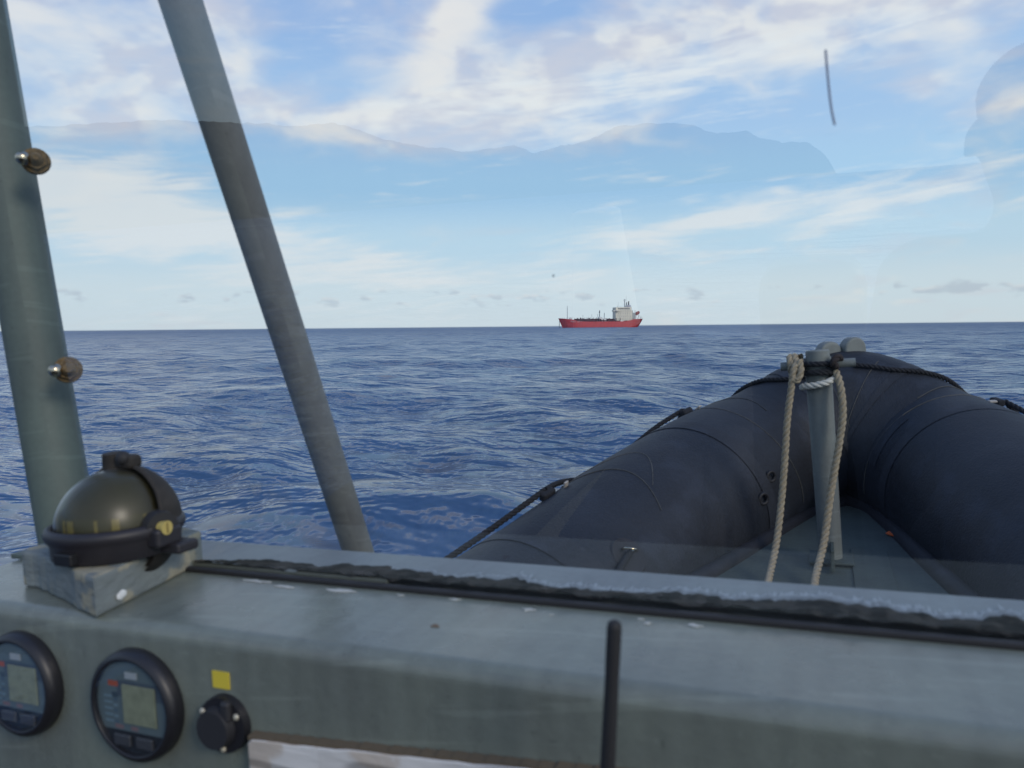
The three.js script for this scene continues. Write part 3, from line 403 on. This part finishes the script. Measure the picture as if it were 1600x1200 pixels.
  { const g = new THREE.CylinderGeometry(.0150, .0165, .009, 36); g.rotateX(Math.PI / 2); part('flap_cover', [at(g, -.4455, -.2935, PZ + .0105), box(.009, .017, .007, -.4345, -.2790, PZ + .0095, .003)], mat(.024, .024, .028, { roughness: .6 }), so); }
  for (const [x, y] of [[-.4610, -.2835], [-.4275, -.2835], [-.4425, -.3115]]) { const g = new THREE.SphereGeometry(.0029, 14, 8, 0, 6.283, 0, 1.3); g.rotateX(Math.PI / 2); part('screw', at(g, x, y, PZ + .0062), mat(.5, .47, .38, { roughness: .5, metalness: .4 }), so); }
  { const g = box(.0165, .0135, .0012, -.446, -.2590, PZ + .0007); part('yellow_tag', g, yellow, con); }
}
// the worn board on the panel with a black knob
{
  const bd = boatThing('worn_board', [-.29, -.42, -.44], 'worn white painted board with brown top edge at the bottom of the panel', 'board');
  const sh = new THREE.Shape(); const r = rng(31), ty = x => -.2990 + (x + .41) * .072; sh.moveTo(-.414, -.44); sh.lineTo(-.414, ty(-.414) - .002); for (let i = 0; i <= 34; i++) { const x = -.411 + i * .0125; sh.lineTo(x, ty(x) + (r() - .5) * .0012); } sh.lineTo(.014, -.44);
  const g = new THREE.ExtrudeGeometry(sh, { depth: .0065, bevelEnabled: true, bevelSize: .0012, bevelThickness: .0012, bevelSegments: 2 }); g.translate(0, 0, PZ + .0025);
  part('board_face', g, mat(1, 1, 1, { map: boardWear, roughness: .75, bumpMap: woodBump, bumpScale: .0012 }), bd);
  const e = []; for (let i = 0; i < 34; i++) { const x = -.409 + i * .0125; e.push(box(.0126, .0022 + .0014 * r(), .0085, x, ty(x) + .002, PZ + .0048)); } part('bare_edge', e, mat(.13, .10, .065, { roughness: .9 }), bd);
  const k = new THREE.SphereGeometry(.024, 28, 14, 0, 6.283, 0, 1.57); k.scale(1, .55, 1); k.rotateX(Math.PI / 2); k.translate(-.338, -.334, PZ + .0095); part('knob', k, blackPlastic, bd);
}
// the aerial of a handset
{
  const an = boatThing('whip_aerial', [-.118, -.33, -.40], 'stubby black rubber aerial standing before the console panel', 'aerial');
  const lp = [[0, .1755], [.0022, .1752], [.0037, .174], [.0041, .171], [.0041, .155], [.0039, .14], [.0048, .03], [.0054, 0]].map(([a, b]) => new THREE.Vector2(a, b)).reverse();
  const g = new THREE.LatheGeometry(lp, 24); g.rotateZ(-.085); g.translate(-.1235, -.331, -.40); part('whip', g, blackRubber, an);
  part('handset', box(.055, .11, .034, -.140, -.386, -.405, .008), blackPlastic, an); { const k = new THREE.CylinderGeometry(.008, .009, .014, 20); part('volume_knob', at(k, -.155, -.324, -.405), blackPlastic, an); }
  part('cradle', [box(.03, .05, .03, -.140, -.40, -.437)], blackPlastic, an);
}

// ================= windscreen =================
{
  const T = 5.0 * R, ws = boatThing('windscreen', [-.1, SH, -.592], 'clear windscreen pane in a black gasket with ragged black sealant', 'windscreen');
  const pl = (x, h) => [x, SH + h * Math.cos(T), -.594 + h * Math.sin(T)];
  const q = [pl(-.735, -.002), pl(.95, -.002), pl(.95, .95), pl(-.752, .95)], g = new THREE.BufferGeometry();
  g.setAttribute('position', new THREE.Float32BufferAttribute([...q[0], ...q[1], ...q[2], ...q[0], ...q[2], ...q[3]], 3)); g.computeVertexNormals();
  const pane = part('pane', g, glass, ws);
  part('scratch', [tube([[.0048, .179, -.5535], [.0062, .157, -.556], [.0076, .142, -.5575], [.0095, .131, -.558]].map(p => pl(p[0], (p[1] - SH) / Math.cos(T) * .999)).map(p => [p[0], p[1], p[2] + .0012]), .0008, 20, 6)], mat(.30, .35, .45, { roughness: .9 }), pane);
  { const s = new THREE.SphereGeometry(.0009, 8, 6); const p = pl(-.193, (.0476 - SH)); s.translate(p[0], p[1], p[2] + .001); part('dirt_speck', s, mat(.08, .1, .14), pane); }
  // gasket on the inside
  part('gasket', [box(1.50, .0046, .008, .105, SH + .0022, -.5885, .0015)], blackRubber, ws);
  part('trim_bar', [box(.26, .006, .007, -.505, SH + .003, -.600, .001)], mat(.20, .21, .18, { roughness: .4, map: paintWear }), ws);
  // sealant bead on the outside, wide and ragged
  const n = 1100, pos = [], idx = [], m = 10;
  for (let i = 0; i <= n; i++) {
    const x = lerp(-.665, .86, i / n), w = sealW(x), h0 = .006 + .003 * fbm(x * 25, 8, 3);
    for (let j = 0; j <= m; j++) { const t = j / m; pos.push(x, SH + h0 * Math.pow(1 - t, .6) * (1 + 1.1 * (fbm(x * 60, t * 4 + 2, 3) - .5)) + .0003, -.596 - w * t); }
  }
  for (let i = 0; i < n; i++) for (let j = 0; j < m; j++) { const a = i * (m + 1) + j, b = a + 1, c = a + m + 1, d = c + 1; idx.push(a, c, b, b, c, d); }
  const sg = new THREE.BufferGeometry(); sg.setAttribute('position', new THREE.Float32BufferAttribute(pos, 3)); sg.setIndex(idx); sg.computeVertexNormals();
  part('sealant', sg, sealMat, ws);
}
// frame tubes
{
  const a = V(-.8055, -.222, -.6143), b = V(-.8980, .4142, -.6219), d = b.clone().sub(a), top = a.clone().addScaledVector(d, 1.5);
  const o = boatThing('windscreen_post', a.toArray(), 'thick grey green post at left with two rusty bolts', 'post');
  part('post_tube', [rod(a.toArray(), top.toArray(), .0305, .0305, 48)], greenPaint, o, { uv: true });
  part('base_plate', [box(.09, .006, .08, a.x, SH + .003, a.z, .002)], greenPaint, o);
  for (const p of [[-.7825, .2141, -.5925], [-.7550, -.0127, -.5895]]) {
    const n = [.80, .02, .60], q = V(...p), N = V(...n).normalize();
    const off = k => q.clone().addScaledVector(N, k).toArray();
    const w = part('bolt', [discAlong(new THREE.CylinderGeometry(.0135, .0145, .005, 20), off(-.004), n), discAlong(new THREE.CylinderGeometry(.0105, .0125, .006, 6), off(.001), n), discAlong(new THREE.CylinderGeometry(.003, .008, .010, 14), off(.009), n)], rust, o);
    const s = new THREE.SphereGeometry(.0072, 20, 14); s.scale(1, 1, 1.1); s.translate(q.x - .003, q.y, q.z + .012); part('dome_nut', s, steel, w);
  }
  const t0 = V(-.6078, -.2759, -.8921), t1 = V(-.5863, .3501, -.6125), u = t1.clone().sub(t0), e0 = t0.clone().addScaledVector(u, -.45), e1 = t0.clone().addScaledVector(u, 1.45);
  const h = boatThing('slanting_frame_tube', e0.toArray(), 'slanting weathered grey tube outside the windscreen', 'frame tube');
  part('tube', rod(e0.toArray(), e1.toArray(), .0209, .0209, 40), tubePaint, h);
  { const k = .0206, n = V(-.55, .1, .83).normalize(), f = p => [p.x + n.x * k, p.y + n.y * k, p.z + n.z * k]; part('weld_line', rod(f(e0), f(e1), .0011, .0011, 6), mat(.10, .085, .07, { roughness: .9 }), h); }
  part('foot_flange', discAlong(new THREE.CylinderGeometry(.036, .036, .008, 28), e0.clone().addScaledVector(u, .012).toArray(), [u.x, u.y, u.z]), tubePaint, h);
}
// wooden block and compass
{
  const bk = boatThing('wooden_block', [-.65, SH, -.56], 'weathered grey wooden block with split end under the compass', 'wooden block');
  const sh = new THREE.Shape(), r = rng(8), P = [[-.580, -.462], [-.613, -.612], [-.752, -.655], [-.742, -.60], [-.735, -.55], [-.738, -.520], [-.727, -.508], [-.705, -.506], [-.66, -.490]];
  P.forEach(([x, z], i) => { const [x2, z2] = P[(i + 1) % P.length], n = 5; for (let k = 0; k < n; k++) { const t = k / n, j = k && (i > 3 || i === 8) ? .003 : .0007, xx = lerp(x, x2, t) + (r() - .5) * j, zz = lerp(z, z2, t) + (r() - .5) * j; i || k ? sh.lineTo(xx, -zz) : sh.moveTo(xx, -zz); } });
  const g = new THREE.ExtrudeGeometry(sh, { depth: .029, bevelEnabled: true, bevelSize: .003, bevelThickness: .003, bevelSegments: 2 }); g.rotateX(-Math.PI / 2); g.translate(0, SH + .0032, 0);
  const wm = mat(1, 1, 1, { map: woodWear, bumpMap: woodBump, bumpScale: .004, roughness: .9 });
  const bb = part('block_body', g, wm, bk);
  { const g2 = new THREE.IcosahedronGeometry(.005, 0); g2.scale(1.2, .8, .3); g2.rotateZ(.6); g2.rotateY(1.35); part('paint_fleck', at(g2, -.5795, SH + .011, -.487), mat(.62, .64, .64), bb); }

  const cx = -.6315, cy = -.161, cz = -.531, cp = boatThing('compass', [cx, -.187, cz], 'domed olive compass with black base and yellow side screw on the wooden block', 'compass');
  const lathe = (L, n = 56) => { const q = new THREE.LatheGeometry(L.map(([a, b]) => new THREE.Vector2(a, b)), n); return q; };
  const base = lathe([[.001, -.026], [.050, -.026], [.056, -.024], [.057, -.010], [.0605, -.006], [.0615, -.001], [.060, .003], [.056, .005], [.0535, .003], [.0535, -.004], [.02, -.006], [.001, -.006]]);
  const bs = part('base_ring', [at(base, cx, cy, cz), box(.026, .018, .03, cx + .055, cy - .008, cz, .004), box(.026, .018, .03, cx - .055, cy - .008, cz, .004)], mat(.020, .018, .022, { roughness: .5 }), cp);
  part('base_slot', box(.022, .011, .01, cx + .004, cy - .0175, cz + .0575, .002), mat(.006, .006, .008), bs);
  const gl = new THREE.SphereGeometry(.0525, 56, 30, 0, 6.283, 0, Math.PI * .5); part('dome', at(gl, cx, cy, cz), mat(.55, .53, .40, { transmission: 1, thickness: 0, roughness: .34, ior: 1.5 }), cp);
  const card = part('card', [at(new THREE.CylinderGeometry(.047, .041, .004, 48), cx, cy + .006, cz), at(lathe([[.0475, .001], [.0485, .010], [.047, .016]]), cx, cy, cz)], mat(.13, .122, .055, { roughness: .7 }), cp);
  for (let i = 0; i < 24; i++) { if (i % 3 === 1) continue; const a = (i * 15 + (i % 2) * 4) * R, g3 = box(i % 3 ? .0028 : .0065, .013, .001, 0, .0075, .0484); g3.rotateY(a); g3.translate(cx, cy, cz); part('card_mark', g3, mat(.50, .43, .16), card); }
  part('bowl', at(new THREE.SphereGeometry(.043, 40, 16, 0, 6.283, 0, 1.57), cx, cy + .008, cz), mat(.115, .110, .066, { roughness: .6 }), cp);
  // the hood turns on a cross axis and is thrown back to the far side
  const hd = (() => { const o = [], mk = rr => { const s = new THREE.SphereGeometry(rr, 48, 24, 0, Math.PI, 0, Math.PI); return s; }; const a = mk(.0585), b = mk(.0550); for (const s of [a, b]) { s.rotateY(Math.PI); s.rotateX(-.22); s.translate(cx, cy, cz); o.push(s); }
    const rim = new THREE.TorusGeometry(.0568, .0024, 8, 60, Math.PI); rim.rotateX(-.22); rim.translate(cx, cy, cz); o.push(rim); return o; })();
  const hm = mat(.040, .034, .028, { roughness: .8, map: woodBump });
  const hood = part('hood', [...hd, box(.030, .014, .016, cx + .002, cy + .0585, cz - .014, .005), discAlong(new THREE.CylinderGeometry(.009, .011, .018, 16), [cx - .012, cy + .058, cz - .012], [0, 1, .1])], hm, cp);
  part('hood_screw', at(new THREE.SphereGeometry(.007, 16, 10), cx + .006, cy + .0625, cz - .008), blackRubber, hood);
  const sd = n => { const g4 = new THREE.CylinderGeometry(.0056, .0064, .008, 28); g4.rotateZ(Math.PI / 2); return at(g4, cx + n * .0645, cy + .001, cz + .004); };
  for (const n of [-1, 1]) part('pivot_boss', rod([cx + n * .052, cy, cz], [cx + n * .062, cy, cz + .003], .0165, .0150, 28), mat(.018, .018, .02), cp);
  const sc = part('side_screw', sd(1), brass, cp); part('side_screw', sd(-1), brass, cp); { const g5 = box(.0012, .0095, .0012, cx + .0688, cy + .001, cz + .004); part('screw_slot', g5, mat(.22, .17, .06), sc); }
  part('mount_foot', box(.03, .010, .026, cx + .062, cy - .020, cz - .012, .003), mat(.02, .018, .022), cp);
}
// the person behind the camera, mirrored in the glass
{
  const p = boatThing('person', [.315, -1.45, .34], 'person in a dark jacket standing behind the view, mirrored at the right edge', 'person');
  const n = 132, S = .9, mc = new MarchingCubes(n, new THREE.MeshStandardMaterial(), false, false, 400000), B = [];
  const bone = (a, b, ra, rb) => B.push([...a, ...b, ra, rb]);
  bone([0, .86, 0], [0, 1.02, 0], .135, .125); bone([0, 1.02, 0], [0, 1.28, -.01], .125, .145); bone([-.13, 1.36, 0], [.13, 1.36, 0], .07, .07); bone([0, 1.36, 0], [0, 1.50, -.02], .062, .055);
  bone([0, 1.555, -.02], [0, 1.63, -.01], .078, .085); bone([0, 1.535, -.075], [0, 1.525, -.075], .035, .03); bone([0, 1.57, -.10], [0, 1.555, -.115], .013, .014);
  for (const s of [-1, 1]) {
    bone([s * .085, 1.585, -.01], [s * .09, 1.56, -.005], .017, .013);
    bone([s * .17, 1.36, 0], [s * .23, 1.08, .03], .058, .046); bone([s * .23, 1.08, .03], [s * .22, .86, -.10], .044, .030); bone([s * .22, .86, -.10], [s * .215, .80, -.135], .030, .030);
    for (let f = 0; f < 4; f++) bone([s * (.195 + f * .014), .80, -.125 - f * .012], [s * (.19 + f * .014), .735 + Math.abs(f - 1.4) * .012, -.14 - f * .010], .010, .009);
    bone([s * .19, .83, -.115], [s * .165, .79, -.145], .012, .010);
    bone([s * .085, .86, 0], [s * .10, .47, -.02], .092, .060); bone([s * .10, .47, -.02], [s * .105, .09, .02], .058, .042); bone([s * .105, .05, .03], [s * .12, .035, -.12], .045, .035);
  }
  for (let z = 0; z < n; z++) for (let y = 0; y < n; y++) for (let x = 0; x < n; x++) {
    const px = (x / n * 2 - 1) * S, py = (y / n * 2 - 1) * S + .86, pz = (z / n * 2 - 1) * S; let d = 1e3;
    if (Math.abs(pz) < .26 && Math.abs(px) < .34) for (const b of B) { const ax = b[3] - b[0], ay = b[4] - b[1], az = b[5] - b[2], qx = px - b[0], qy = py - b[1], qz = pz - b[2], t = Math.max(0, Math.min(1, (qx * ax + qy * ay + qz * az) / (ax * ax + ay * ay + az * az + 1e-9))), e = Math.hypot(qx - ax * t, qy - ay * t, qz - az * t) - (b[6] + (b[7] - b[6]) * t); const k = .03, h = Math.max(0, Math.min(1, .5 + .5 * (d - e) / k)); d = d > 100 ? e : d + (e - d) * h - k * h * (1 - h) * (b[6] > .02 ? 1 : .3); }
    mc.field[x + y * n + z * n * n] = -d;
  }
  mc.isolation = 0; mc.update();
  const g = new THREE.BufferGeometry(); g.setAttribute('position', new THREE.BufferAttribute(mc.positionArray.slice(0, mc.count * 3), 3)); g.setAttribute('normal', new THREE.BufferAttribute(mc.normalArray.slice(0, mc.count * 3), 3)); g.scale(S, S, S); g.translate(0, .86, 0);
  const c = []; const P = g.attributes.position; for (let i = 0; i < P.count; i++) { const y = P.getY(i), x = Math.abs(P.getX(i)), z = P.getZ(i); const skin = y > 1.43 || (y < .86 && x > .15 && z < -.06); const hair = y > 1.64 || (y > 1.56 && z > .02); c.push(...(hair && y > 1.5 ? [.02, .015, .012] : skin ? [.34, .19, .13] : y > .86 ? [.025, .03, .045] : [.03, .03, .034])); }
  g.setAttribute('color', new THREE.Float32BufferAttribute(c, 3));
  const o = new THREE.Mesh(g, mat(1, 1, 1, { vertexColors: true, roughness: .8 })); o.name = 'body'; o.castShadow = o.receiveShadow = true; p.add(o);
}
renderer.render(scene, camera);
